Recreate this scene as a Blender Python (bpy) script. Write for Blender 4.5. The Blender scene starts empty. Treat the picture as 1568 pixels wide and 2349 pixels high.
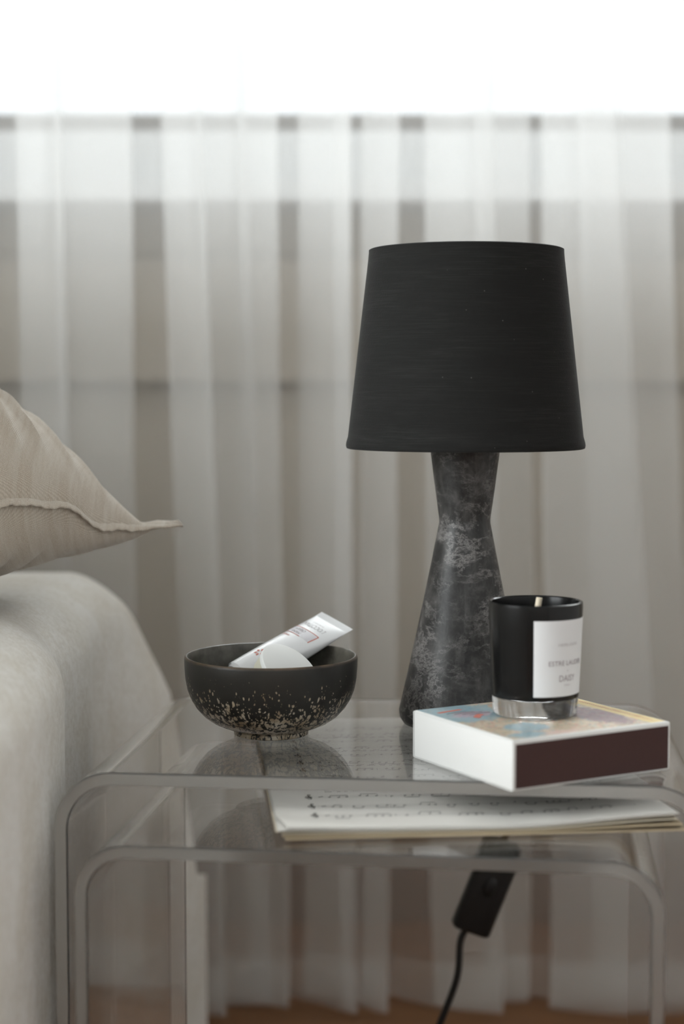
import bpy, bmesh, math, random
from mathutils import Vector, Matrix
random.seed(7)
scene = bpy.context.scene
COL = scene.collection

# ------------------------------------------------------------------ camera
CAM_Z = 0.84
cam_data = bpy.data.cameras.new('camera')
cam = bpy.data.objects.new('camera', cam_data)
COL.objects.link(cam)
cam.location = (0, 0, CAM_Z)
cam.rotation_euler = (math.radians(90 - 4.026), 0, 0)
cam_data.sensor_fit = 'VERTICAL'
cam_data.sensor_height = 36.0
cam_data.sensor_width = 24.0
cam_data.lens = 36.0 * 3900 / 2349
cam_data.clip_start = 0.02
cam_data.dof.use_dof = True
cam_data.dof.focus_distance = 1.49
cam_data.dof.aperture_fstop = 2.5
scene.camera = cam

# ------------------------------------------------------------------ world, assumed side window light, exposure
world = bpy.data.worlds.new('overcast_sky')
scene.world = world
world.use_nodes = True
bg = world.node_tree.nodes['Background']
bg.inputs['Color'].default_value = (0.93, 0.96, 1.0, 1)
bg.inputs['Strength'].default_value = 0.7

ROOM = dict(x0=-2.3, x1=1.9, y0=-2.2, y1=2.68, h=2.6)
SILL_Z = 1.133
WIN_B = dict(x0=-1.7, x1=1.6, z0=SILL_Z, z1=2.42)          # window behind the curtain
WIN_ADDED = dict(x0=-0.7, x1=1.7, z0=0.9, z1=2.40)            # added unseen window behind the viewer, for light from the front
WIN_ASSUMED = dict(y0=-1.5, y1=1.35, z0=0.75, z1=2.40)           # assumed unseen tall window in the wall on the sofa side
def daylight(name, loc, rot, sx, sy, watts, col=(0.985, 0.99, 1.0)):
    d = bpy.data.lights.new(name, 'AREA')
    d.shape = 'RECTANGLE'
    d.size, d.size_y = sx, sy
    d.energy, d.color = watts, col
    o = bpy.data.objects.new(name, d)
    COL.objects.link(o)
    o.location, o.rotation_euler = loc, rot
    return o
# veiled sun high behind the curtain
sun_d = bpy.data.lights.new('sun_back_offscreen', 'SUN')
sun_d.energy = 5.8
sun_d.angle = math.radians(60)
sun_d.color = (0.99, 0.992, 0.99)
sun = bpy.data.objects.new('sun_back_offscreen', sun_d)
COL.objects.link(sun)
sun.location = (0.6, 5.0, 5.0)
sun.rotation_euler = Vector((-0.16, -0.65, -0.74)).to_track_quat('-Z', 'Y').to_euler()
# assumed daylight in the opening of an assumed, unseen window on the sofa side
daylight('assumed_window_left_offscreen', (-2.44, (WIN_ASSUMED['y0'] + WIN_ASSUMED['y1']) / 2, (WIN_ASSUMED['z0'] + WIN_ASSUMED['z1']) / 2), (0, math.radians(-90), 0), 1.65, 2.85, 92)

vs = scene.view_settings
vs.view_transform = 'Standard'
vs.look = 'None'
vs.exposure = 0.98
vs.gamma = 1.0
vs.use_curve_mapping = False
scene.cycles.max_bounces = 14
scene.cycles.transmission_bounces = 12
scene.cycles.transparent_max_bounces = 18
scene.cycles.diffuse_bounces = 3
scene.cycles.glossy_bounces = 10
scene.cycles.use_adaptive_sampling = True
scene.cycles.adaptive_threshold = 0.1

# ------------------------------------------------------------------ helpers
def tag(o, label=None, cat=None, group=None, kind=None):
    if label: o['label'] = label
    if cat: o['category'] = cat
    if group: o['group'] = group
    if kind: o['kind'] = kind
    return o

def empty(name, loc=(0, 0, 0), rz=0.0):
    o = bpy.data.objects.new(name, None)
    o.empty_display_size = 0.05
    o.location = loc
    o.rotation_euler = (0, 0, rz)
    COL.objects.link(o)
    return o

def mesh_obj(name, verts, faces, mat, parent=None, smooth=False, loc=None, rz=None):
    me = bpy.data.meshes.new(name)
    me.from_pydata([tuple(v) for v in verts], [], faces)
    bm = bmesh.new(); bm.from_mesh(me)
    bmesh.ops.recalc_face_normals(bm, faces=bm.faces)
    bm.to_mesh(me); bm.free()
    if smooth:
        for p in me.polygons: p.use_smooth = True
    if mat: me.materials.append(mat)
    o = bpy.data.objects.new(name, me)
    COL.objects.link(o)
    if parent: o.parent = parent
    if loc: o.location = loc
    if rz: o.rotation_euler = (0, 0, rz)
    return o

def bm_obj(name, bm, mat, parent=None, smooth=False):
    me = bpy.data.meshes.new(name)
    bmesh.ops.recalc_face_normals(bm, faces=bm.faces)
    bm.to_mesh(me); bm.free()
    if smooth:
        for p in me.polygons: p.use_smooth = True
    if mat: me.materials.append(mat)
    o = bpy.data.objects.new(name, me)
    COL.objects.link(o)
    if parent: o.parent = parent
    return o

def sharp_by_angle(o, deg=35):
    me = o.data
    bm = bmesh.new(); bm.from_mesh(me)
    for f in bm.faces: f.smooth = True
    for e in bm.edges:
        if len(e.link_faces) == 2 and e.calc_face_angle(0) > math.radians(deg): e.smooth = False
    bm.to_mesh(me); bm.free()

def box(name, lo, hi, mat, parent=None, bevel=0.0, segs=2):
    bm = bmesh.new()
    bmesh.ops.create_cube(bm, size=1)
    for v in bm.verts:
        v.co = Vector([(lo[i] + hi[i]) / 2 + v.co[i] * (hi[i] - lo[i]) for i in range(3)])
    if bevel:
        bmesh.ops.bevel(bm, geom=bm.edges[:], offset=bevel, segments=segs, profile=0.5, affect='EDGES')
    return bm_obj(name, bm, mat, parent, smooth=False)

def lathe(name, prof, mat, parent=None, seg=96, closed=False, loc=None):
    """prof: (r, z) list; open ends with r == 0 collapse to a point"""
    verts, faces, rings = [], [], []
    for r, z in prof:
        if r < 1e-6:
            rings.append([len(verts)]); verts.append((0, 0, z))
        else:
            rings.append(list(range(len(verts), len(verts) + seg)))
            for k in range(seg):
                a = 2 * math.pi * k / seg
                verts.append((r * math.cos(a), r * math.sin(a), z))
    pairs = list(zip(rings, rings[1:]))
    if closed: pairs.append((rings[-1], rings[0]))
    for A, B in pairs:
        for k in range(seg):
            k2 = (k + 1) % seg
            if len(A) == 1 and len(B) == 1: continue
            if len(A) == 1: faces.append((A[0], B[k2], B[k]))
            elif len(B) == 1: faces.append((A[k], A[k2], B[0]))
            else: faces.append((A[k], A[k2], B[k2], B[k]))
    o = mesh_obj(name, verts, faces, mat, parent, loc=loc)
    sharp_by_angle(o, 40)
    return o

def catmull(pts, n=12):
    out = []
    P = [pts[0]] + list(pts) + [pts[-1]]
    for i in range(1, len(P) - 2):
        p0, p1, p2, p3 = [Vector(q) for q in P[i - 1:i + 3]]
        for k in range(n):
            t = k / n
            out.append(0.5 * ((2 * p1) + (p2 - p0) * t + (2 * p0 - 5 * p1 + 4 * p2 - p3) * t * t + (3 * p1 - p0 - 3 * p2 + p3) * t ** 3))
    out.append(Vector(pts[-1]))
    return out

def tube(name, pts, rad, mat, parent=None, seg=10):
    verts, faces = [], []
    n = len(pts)
    up = Vector((0.3, 0.8, 0.52)).normalized()
    for i, p in enumerate(pts):
        p = Vector(p)
        t = (Vector(pts[min(i + 1, n - 1)]) - Vector(pts[max(i - 1, 0)])).normalized()
        a = t.cross(up).normalized(); b = t.cross(a)
        r = rad[i] if isinstance(rad, (list, tuple)) else rad
        for k in range(seg):
            w = 2 * math.pi * k / seg
            verts.append(p + a * (r * math.cos(w)) + b * (r * math.sin(w)))
    for i in range(n - 1):
        for k in range(seg):
            k2 = (k + 1) % seg
            faces.append((i * seg + k, i * seg + k2, (i + 1) * seg + k2, (i + 1) * seg + k))
    faces.append(tuple(range(seg)))
    faces.append(tuple((n - 1) * seg + k for k in range(seg)))
    o = mesh_obj(name, verts, faces, mat, parent)
    sharp_by_angle(o, 60)
    return o

def sstep(a, b, x):
    t = max(0.0, min(1.0, (x - a) / (b - a)))
    return t * t * (3 - 2 * t)

def interp(x, xs, ys):
    if x <= xs[0]: return ys[0]
    for i in range(len(xs) - 1):
        if x <= xs[i + 1]:
            t = (x - xs[i]) / (xs[i + 1] - xs[i])
            return ys[i] + (ys[i + 1] - ys[i]) * t
    return ys[-1]

def vnoise(seed):
    rnd = random.Random(seed)
    ks = [(rnd.uniform(-1, 1), rnd.uniform(-1, 1), rnd.uniform(0, 6.28)) for _ in range(7)]
    def f(x, y):
        return sum(math.sin(x * a * 6.28 + y * b * 6.28 + c) for a, b, c in ks) / 7
    return f

# ------------------------------------------------------------------ materials
class NT:
    def __init__(self, name):
        self.m = bpy.data.materials.new(name)
        self.m.use_nodes = True
        self.t = self.m.node_tree
        self.out = [n for n in self.t.nodes if n.type == 'OUTPUT_MATERIAL'][0]
        self.p = [n for n in self.t.nodes if n.type == 'BSDF_PRINCIPLED'][0]
    def n(self, typ, **kw):
        nd = self.t.nodes.new(typ)
        for k, v in kw.items():
            if k.startswith('_'): setattr(nd, k[1:], v)
        return nd
    def link(self, a, b): self.t.links.new(a, b)
    def coords(self, scale=(1, 1, 1), rot=(0, 0, 0), out='Object', loc=(0, 0, 0)):
        tc = self.n('ShaderNodeTexCoord'); mp = self.n('ShaderNodeMapping')
        mp.inputs['Scale'].default_value = scale
        mp.inputs['Rotation'].default_value = rot
        mp.inputs['Location'].default_value = loc
        self.link(tc.outputs[out], mp.inputs['Vector'])
        return mp.outputs['Vector']
    def noise(self, vec, scale, detail=4, rough=0.55, dist=0.0):
        nd = self.n('ShaderNodeTexNoise')
        self.link(vec, nd.inputs['Vector'])
        nd.inputs['Scale'].default_value = scale
        nd.inputs['Detail'].default_value = detail
        nd.inputs['Roughness'].default_value = rough
        nd.inputs['Distortion'].default_value = dist
        return nd.outputs['Fac']
    def ramp(self, fac, stops, interp_='LINEAR'):
        nd = self.n('ShaderNodeValToRGB')
        cr = nd.color_ramp
        cr.interpolation = interp_
        while len(cr.elements) < len(stops): cr.elements.new(0.5)
        for e, (pos, c) in zip(cr.elements, stops):
            e.position = pos
            e.color = (c, c, c, 1) if isinstance(c, (int, float)) else tuple(c) + (1,)
        self.link(fac, nd.inputs['Fac'])
        return nd.outputs['Color']
    def mix(self, fac, a, b, mode='MIX'):
        nd = self.n('ShaderNodeMix')
        nd.data_type = 'RGBA'; nd.blend_type = mode
        for sock, v in (('Factor', fac), ('A', a), ('B', b)):
            s = [i for i in nd.inputs if i.name == sock and i.enabled][0] if sock == 'Factor' else [i for i in nd.inputs if i.name == sock and i.type == 'RGBA'][0]
            if hasattr(v, 'is_output'): self.link(v, s)
            elif isinstance(v, (int, float)): s.default_value = v
            else: s.default_value = tuple(v) + (1,)
        return [o for o in nd.outputs if o.type == 'RGBA'][0]
    def math(self, op, a, b=None, clamp=False):
        nd = self.n('ShaderNodeMath'); nd.operation = op; nd.use_clamp = clamp
        for i, v in enumerate((a, b)):
            if v is None: continue
            if hasattr(v, 'is_output'): self.link(v, nd.inputs[i])
            else: nd.inputs[i].default_value = v
        return nd.outputs[0]
    def bump(self, h, strength=0.3, dist=0.001):
        nd = self.n('ShaderNodeBump')
        nd.inputs['Strength'].default_value = strength
        nd.inputs['Distance'].default_value = dist
        self.link(h, nd.inputs['Height'])
        self.link(nd.outputs['Normal'], self.p.inputs['Normal'])
    def base(self, c):
        if hasattr(c, 'is_output'): self.link(c, self.p.inputs['Base Color'])
        else: self.p.inputs['Base Color'].default_value = tuple(c) + (1,)
        return self
    def set(self, **kw):
        for k, v in kw.items():
            s = self.p.inputs[k.replace('_', ' ')]
            if hasattr(v, 'is_output'): self.link(v, s)
            else: s.default_value = v
        return self

def plain(name, c, rough=0.6, var=0.06, scale=30, spec=0.5, **kw):
    k = NT(name)
    v = k.coords()
    f = k.noise(v, scale, 5)
    k.base(k.mix(f, [x * (1 - var) for x in c], [min(1, x * (1 + var)) for x in c]))
    k.p.inputs['Roughness'].default_value = rough
    k.p.inputs['Specular IOR Level'].default_value = spec
    k.set(**kw)
    return k.m

M = {}
M['wall'] = plain('wall_paint', (0.41, 0.355, 0.285), 0.9, 0.03, 6)
M['room_wall'] = plain('room_wall_paint', (0.79, 0.78, 0.76), 0.9, 0.02, 3)
M['white_paint'] = plain('white_paint', (0.80, 0.81, 0.81), 0.5, 0.02, 12)
M['bronze'] = plain('bronze_weather_bar', (0.12, 0.095, 0.07), 0.5, 0.15, 20)
M['baseboard'] = plain('baseboard_stain', (0.17, 0.095, 0.06), 0.6, 0.05, 12)

def acrylic():
    k = NT('clear_acrylic')
    k.set(Base_Color=(0.997, 0.997, 0.994, 1), Roughness=0.0, IOR=1.46, Transmission_Weight=1.0)
    return k.m
M['acrylic'] = acrylic()
def acrylic_edge():
    k = NT('sawn_acrylic_edge')
    a = k.noise(k.coords(), 40, 3)
    k.base(k.mix(a, (0.93, 0.94, 0.93), (0.97, 0.97, 0.96)))
    k.set(Roughness=0.35, IOR=1.49, Transmission_Weight=0.95)
    return k.m
M['acrylic_edge'] = acrylic_edge()

def pane_glass():
    k = NT('window_glass')
    t = k.n('ShaderNodeBsdfTransparent'); g = k.n('ShaderNodeBsdfGlossy'); f = k.n('ShaderNodeFresnel'); mx = k.n('ShaderNodeMixShader')
    t.inputs['Color'].default_value = (0.96, 0.98, 0.98, 1)
    g.inputs['Roughness'].default_value = 0.02
    f.inputs['IOR'].default_value = 1.45
    k.link(f.outputs[0], mx.inputs[0]); k.link(t.outputs[0], mx.inputs[1]); k.link(g.outputs[0], mx.inputs[2])
    k.link(mx.outputs[0], k.out.inputs['Surface'])
    return k.m
M['pane'] = pane_glass()

def clear_glass():
    k = NT('clear_glass')
    k.set(Base_Color=(0.97, 0.98, 0.98, 1), Roughness=0.0, IOR=1.5, Transmission_Weight=1.0)
    return k.m
M['glass'] = clear_glass()

def sheer():
    k = NT('sheer_voile')
    tr = k.n('ShaderNodeBsdfTransparent'); tl = k.n('ShaderNodeBsdfTranslucent'); df = k.n('ShaderNodeBsdfDiffuse')
    tl.inputs['Color'].default_value = (0.97, 0.97, 0.965, 1)
    df.inputs['Color'].default_value = (0.90, 0.90, 0.89, 1)
    m1 = k.n('ShaderNodeMixShader'); m2 = k.n('ShaderNodeMixShader')
    m1.inputs[0].default_value = 0.36
    k.link(tl.outputs[0], m1.inputs[1]); k.link(df.outputs[0], m1.inputs[2])
    m2.inputs[0].default_value = SHEER_OPACITY
    k.link(tr.outputs[0], m2.inputs[1]); k.link(m1.outputs[0], m2.inputs[2])
    k.link(m2.outputs[0], k.out.inputs['Surface'])
    return k.m
SHEER_OPACITY = 0.29
M['sheer'] = sheer()

def wool():
    k = NT('cream_brushed_wool')
    v = k.coords()
    a = k.noise(k.coords((1, 1, 0.7)), 210, 7, 0.78, 0.9)
    b = k.noise(v, 14, 4, 0.6, 0.8)
    c1 = k.ramp(a, [(0.36, (0.62, 0.56, 0.46)), (0.60, (0.96, 0.94, 0.89))])
    c2 = k.ramp(b, [(0.3, (0.76, 0.70, 0.59)), (0.66, (0.96, 0.94, 0.90))])
    k.base(k.mix(0.5, c1, c2))
    k.set(Roughness=0.95, Specular_IOR_Level=0.1, Sheen_Weight=0.3)
    k.bump(a, 0.6, 0.002)
    return k.m
M['wool'] = wool()

def linen():
    k = NT('natural_linen')
    def wave(d, sc, dist):
        wv = k.n('ShaderNodeTexWave'); wv.bands_direction = d; wv.wave_profile = 'SIN'
        k.link(k.coords(), wv.inputs['Vector'])
        wv.inputs['Scale'].default_value = sc; wv.inputs['Distortion'].default_value = dist
        wv.inputs['Detail'].default_value = 2; wv.inputs['Detail Scale'].default_value = 3
        return wv.outputs['Fac']
    w = k.math('MULTIPLY', wave('X', 350, 2.2), wave('Y', 350, 2.2))
    st = k.noise(k.coords((220, 14, 14)), 1.0, 4)
    c = k.ramp(w, [(0.0, (0.40, 0.33, 0.25)), (0.6, (0.77, 0.70, 0.61))])
    c = k.mix(k.ramp(st, [(0.4, 0.0), (0.75, 0.5)]), c, (0.72, 0.68, 0.61))
    k.base(c)
    k.set(Roughness=0.95, Specular_IOR_Level=0.1, Sheen_Weight=0.35)
    k.bump(w, 0.4, 0.0005)
    return k.m
M['linen'] = linen()

def shade_cloth():
    k = NT('black_shade_cloth')
    a = k.noise(k.coords((26, 26, 900)), 1.0, 5, 0.7)
    b = k.noise(k.coords((600, 600, 600)), 1.0, 2)
    c = k.noise(k.coords((9, 9, 60)), 1.0, 4, 0.6)
    f = k.math('MULTIPLY', k.ramp(a, [(0.45, 0.0), (0.8, 1.0)]), k.ramp(c, [(0.4, 0.1), (0.7, 1.0)]))
    col = k.mix(f, (0.0165, 0.0165, 0.0158), (0.036, 0.036, 0.0345))
    lint = k.n('ShaderNodeTexVoronoi'); lint.inputs['Scale'].default_value = 70
    k.link(k.coords(), lint.inputs['Vector'])
    col = k.mix(k.ramp(lint.outputs['Distance'], [(0.02, 0.35), (0.05, 0.0)]), col, (0.25, 0.25, 0.24))
    k.base(col)
    k.set(Roughness=0.95, Specular_IOR_Level=0.08, Sheen_Weight=0.12, Sheen_Roughness=0.35)
    k.bump(k.math('ADD', a, b), 0.35, 0.0006)
    return k.m
M['shade'] = shade_cloth()

def marble():
    k = NT('dark_grey_marble')
    a = k.noise(k.coords((1, 1, 0.8)), 42, 9, 0.66, 0.5)
    s = k.noise(k.coords((90, 90, 8)), 1.0, 6, 0.7, 0.4)
    c = k.ramp(a, [(0.34, (0.010, 0.0098, 0.0095)), (0.52, (0.034, 0.033, 0.032)), (0.70, (0.095, 0.090, 0.087))])
    c = k.mix(k.ramp(s, [(0.50, 0.0), (0.72, 0.45)]), c, (0.105, 0.10, 0.096))
    def vein(scale, dist, loc, w0, w1, rot, zs):
        w = k.noise(k.coords((1, 1, zs), rot, loc=loc), scale, 7, 0.7, dist)
        ridge = k.math('ABSOLUTE', k.math('SUBTRACT', w, 0.5))
        return k.ramp(ridge, [(0.0, 0.75), (w0, 0.3), (w1, 0.0)])
    v = k.math('MAXIMUM', vein(13, 0.15, (0, 0, 0), 0.008, 0.04, (0.25, 0.2, 0), 2.2), vein(19, 0.1, (3, 2, 1), 0.006, 0.03, (0.1, -0.3, 0.3), 1.2))
    msk = k.ramp(k.noise(k.coords(loc=(0.3, 0, 0.2)), 22, 5, 0.65), [(0.44, 0.05), (0.60, 1.0)])
    c = k.mix(k.math('MULTIPLY', v, msk), c, (0.30, 0.285, 0.275))
    k.base(c)
    k.set(Roughness=0.42, Specular_IOR_Level=0.3)
    k.bump(a, 0.06, 0.0005)
    return k.m
M['marble'] = marble()

def glaze():
    k = NT('speckled_black_glaze')
    tc = k.n('ShaderNodeTexCoord'); sx = k.n('ShaderNodeSeparateXYZ')
    k.link(tc.outputs['Object'], sx.inputs[0])
    z = sx.outputs['Z']
    # more and bigger flecks towards the foot
    grow = k.n('ShaderNodeMapRange')
    grow.inputs['From Min'].default_value = 0.066; grow.inputs['From Max'].default_value = 0.004
    grow.inputs['To Min'].default_value = 0.0; grow.inputs['To Max'].default_value = 1.0
    k.link(z, grow.inputs['Value'])
    g = k.math('POWER', grow.outputs[0], 0.48)
    tot = None
    nz = k.noise(k.coords(), 60, 4)
    wob = k.n('ShaderNodeVectorMath'); wob.operation = 'SCALE'
    nv = k.n('ShaderNodeTexNoise'); nv.inputs['Scale'].default_value = 90
    k.link(tc.outputs['Object'], nv.inputs['Vector'])
    k.link(nv.outputs['Color'], wob.inputs[0]); wob.inputs['Scale'].default_value = 0.006
    for sc, sz, amt, lo in ((190, 0.5, 0.80, 0.0), (330, 0.45, 0.85, 0.0), (560, 0.5, 0.9, 0.0)):
        add = k.n('ShaderNodeVectorMath'); add.operation = 'ADD'
        k.link(k.coords((1, 1, sz), (0, 0, 0)), add.inputs[0]); k.link(wob.outputs[0], add.inputs[1])
        vo = k.n('ShaderNodeTexVoronoi'); vo.inputs['Scale'].default_value = sc
        k.link(add.outputs[0], vo.inputs['Vector'])
        sp = k.n('ShaderNodeSeparateColor'); k.link(vo.outputs['Color'], sp.inputs[0])
        # radius of each fleck = growth * a random per cell
        rad = k.math('MULTIPLY', k.math('SUBTRACT', k.math('MULTIPLY', g, 1.15), k.math('ADD', k.math('MULTIPLY', sp.outputs[0], 0.85), 0.22)), amt)
        rad = k.math('ADD', rad, lo * 0.2)
        m = k.n('ShaderNodeMapRange')
        k.link(k.math('SUBTRACT', rad, vo.outputs['Distance']), m.inputs['Value'])
        m.inputs['From Min'].default_value = 0.0; m.inputs['From Max'].default_value = 0.10
        o = m.outputs[0]
        tot = o if tot is None else k.math('MAXIMUM', tot, o)
    fleck = k.ramp(nz, [(0.3, (0.22, 0.15, 0.085)), (0.5, (0.42, 0.34, 0.24)), (0.7, (0.58, 0.52, 0.43))])
    basec = k.ramp(k.noise(k.coords(), 25, 4), [(0.3, (0.016, 0.015, 0.013)), (0.7, (0.026, 0.024, 0.020))])
    c = k.mix(tot, basec, fleck)
    # worn brown lip
    lip = k.n('ShaderNodeMapRange'); lip.inputs['From Min'].default_value = 0.0690; lip.inputs['From Max'].default_value = 0.0716
    k.link(z, lip.inputs['Value'])
    c = k.mix(k.math('MULTIPLY', lip.outputs[0], k.ramp(nz, [(0.35, 0.2), (0.65, 0.9)])), c, (0.17, 0.115, 0.07))
    k.base(c)
    k.set(Roughness=k.ramp(tot, [(0, 0.42), (1, 0.3)]), Specular_IOR_Level=0.4)
    k.bump(tot, 0.15, 0.0004)
    return k.m
M['glaze'] = glaze()

def inner_glaze():
    k = NT('grey_inner_glaze')
    a = k.noise(k.coords(), 55, 6, 0.65)
    k.base(k.ramp(a, [(0.3, (0.05, 0.046, 0.037)), (0.7, (0.16, 0.15, 0.125))]))
    k.set(Roughness=0.3, Specular_IOR_Level=0.5)
    k.bump(a, 0.1, 0.0005)
    return k.m
M['inner_glaze'] = inner_glaze()

M['plastic_white'] = plain('white_tube_plastic', (0.82, 0.83, 0.84), 0.28, 0.015, 30)
M['lid_white'] = plain('matt_white_lid', (0.80, 0.81, 0.79), 0.4, 0.01, 30)
M['lid_cream'] = plain('cream_jar_side', (0.70, 0.68, 0.56), 0.4, 0.03, 30)
M['ink_grey'] = plain('grey_ink', (0.34, 0.30, 0.32), 0.6, 0.05)
M['ink_pale'] = plain('pale_grey_ink', (0.52, 0.50, 0.51), 0.6, 0.05)
M['ink_red'] = plain('red_ink', (0.62, 0.19, 0.14), 0.6, 0.08)
M['ink_band'] = plain('pale_silver_band', (0.66, 0.65, 0.68), 0.35, 0.04)
M['ink_black'] = plain('black_ink', (0.06, 0.055, 0.05), 0.8, 0.1)
M['ink_staff'] = plain('faded_staff_ink', (0.40, 0.38, 0.36), 0.8, 0.1)
M['black_glass'] = plain('black_lacquered_glass', (0.006, 0.006, 0.006), 0.22, 0.05, 30, 0.3)
M['wax'] = plain('dark_wax', (0.02, 0.02, 0.019), 0.5, 0.1, 60)
M['wick'] = plain('cotton_wick', (0.80, 0.70, 0.54), 0.9, 0.1, 300)
M['label_paper'] = plain('white_label_paper', (0.80, 0.81, 0.82), 0.7, 0.015, 60)
M['card_white'] = plain('white_card', (0.82, 0.82, 0.80), 0.6, 0.02, 25)
M['striker'] = plain('maroon_striker', (0.055, 0.021, 0.018), 0.75, 0.12, 400)
M['cable_black'] = plain('black_cable_rubber', (0.010, 0.010, 0.010), 0.5, 0.1, 50)
M['brass'] = plain('dull_brass', (0.35, 0.28, 0.16), 0.4, 0.1, 50)
M['bulb'] = plain('frosted_bulb', (0.75, 0.74, 0.70), 0.4, 0.02, 30)

def paper(name, c0, c1):
    k = NT(name)
    a = k.noise(k.coords(), 12, 5, 0.6)
    k.base(k.mix(a, c0, c1))
    k.set(Roughness=0.8, Specular_IOR_Level=0.15)
    return k.m
M['paper'] = paper('music_paper', (0.76, 0.74, 0.69), (0.84, 0.82, 0.78))
M['paper_old'] = paper('aged_music_paper', (0.62, 0.55, 0.42), (0.72, 0.65, 0.53))
M['cover'] = paper('tan_music_cover', (0.40, 0.32, 0.21), (0.52, 0.43, 0.30))

def cover_print():
    """printed top of the match box: x along the striker edge 0..BX, y along the white edge 0..BY"""
    k = NT('colourful_box_print')
    tc = k.n('ShaderNodeTexCoord'); sx = k.n('ShaderNodeSeparateXYZ')
    k.link(tc.outputs['Object'], sx.inputs[0])
    x, y = sx.outputs['X'], sx.outputs['Y']
    fine = k.n('ShaderNodeTexNoise'); fine.inputs['Scale'].default_value = 210; fine.inputs['Detail'].default_value = 6
    k.link(tc.outputs['Object'], fine.inputs['Vector'])
    vo = k.n('ShaderNodeTexVoronoi'); vo.inputs['Scale'].default_value = 380
    k.link(tc.outputs['Object'], vo.inputs['Vector'])
    sc = k.n('ShaderNodeSeparateColor'); k.link(vo.outputs['Color'], sc.inputs[0])
    conf = k.ramp(sc.outputs[0], [(0.0, (0.62, 0.50, 0.38)), (0.35, (0.55, 0.46, 0.33)), (0.5, (0.62, 0.28, 0.22)), (0.62, (0.66, 0.56, 0.45)), (0.8, (0.30, 0.42, 0.44)), (0.9, (0.42, 0.36, 0.22)), (1.0, (0.24, 0.16, 0.18))], 'CONSTANT')
    sand = k.ramp(fine.outputs['Fac'], [(0.35, (0.44, 0.36, 0.25)), (0.6, (0.70, 0.60, 0.46))])
    c = k.mix(0.5, sand, conf)
    n2 = k.noise(k.coords(), 110, 8, 0.78, 0.8)
    n3 = k.noise(k.coords(loc=(3, 1, 0)), 30, 3, 0.6, 0.4)
    def blob(cx, cy, rx, ry, edge=0.35, jit=1.7):
        dx = k.math('DIVIDE', k.math('SUBTRACT', x, cx), rx)
        dy = k.math('DIVIDE', k.math('SUBTRACT', y, cy), ry)
        d = k.math('SQRT', k.math('ADD', k.math('MULTIPLY', dx, dx), k.math('MULTIPLY', dy, dy)))
        d = k.math('ADD', d, k.math('MULTIPLY', k.math('SUBTRACT', n2, 0.5), jit))
        m = k.n('ShaderNodeMapRange'); m.inputs['From Min'].default_value = 1.0; m.inputs['From Max'].default_value = 1.0 - edge
        k.link(d, m.inputs['Value'])
        return m.outputs[0]
    blue = k.ramp(n3, [(0.3, (0.17, 0.36, 0.46)), (0.7, (0.34, 0.50, 0.56))])
    lilac = (0.45, 0.38, 0.48)
    c = k.mix(blob(0.022, 0.118, 0.046, 0.045, 0.15), c, blue)
    c = k.mix(blob(0.032, 0.104, 0.020, 0.014, 0.3), c, lilac)
    c = k.mix(blob(0.040, 0.038, 0.020, 0.018, 0.15), c, blue)
    c = k.mix(blob(0.024, 0.014, 0.020, 0.010, 0.15), c, blue)
    c = k.mix(blob(0.054, 0.010, 0.020, 0.008, 0.3), c, (0.75, 0.56, 0.50))
    c = k.mix(blob(0.120, 0.050, 0.022, 0.042, 0.2, 1.9), c, (0.24, 0.16, 0.20))
    c = k.mix(blob(0.095, 0.110, 0.030, 0.030, 0.2, 1.9), c, (0.26, 0.18, 0.21))
    c = k.mix(k.math('MULTIPLY', fine.outputs['Fac'], 0.42), c, conf)
    # yellow band along the far edge with a row of red marks
    m = k.n('ShaderNodeMapRange'); m.inputs['From Min'].default_value = 0.1365; m.inputs['From Max'].default_value = 0.1385
    k.link(x, m.inputs['Value'])
    yel = k.ramp(n2, [(0.3, (0.74, 0.55, 0.22)), (0.7, (0.85, 0.68, 0.33))])
    c = k.mix(m.outputs[0], c, yel)
    # thin white margin at the near edges
    for s, lim in ((x, 0.0025), (y, 0.0035)):
        m = k.n('ShaderNodeMapRange'); m.inputs['From Min'].default_value = lim + 0.0006; m.inputs['From Max'].default_value = lim
        k.link(s, m.inputs['Value'])
        c = k.mix(m.outputs[0], c, (0.82, 0.82, 0.80))
    k.base(c)
    k.set(Roughness=0.4, Specular_IOR_Level=0.4)
    return k.m
M['cover_print'] = cover_print()

def wood():
    k = NT('orange_oak_plank')
    a = k.noise(k.coords((2.0, 34, 34)), 1.0, 6, 0.65, 0.7)
    oi = k.n('ShaderNodeObjectInfo')
    c = k.ramp(a, [(0.3, (0.17, 0.075, 0.032)), (0.7, (0.31, 0.15, 0.065))])
    c = k.mix(k.math('MULTIPLY', oi.outputs['Random'], 0.4), c, (0.20, 0.085, 0.04))
    k.base(c)
    k.set(Roughness=0.4)
    k.bump(a, 0.1, 0.001)
    return k.m
M['wood'] = wood()
M['joint'] = plain('dark_floor_joint', (0.06, 0.03, 0.018), 0.9, 0.2, 30)

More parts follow.
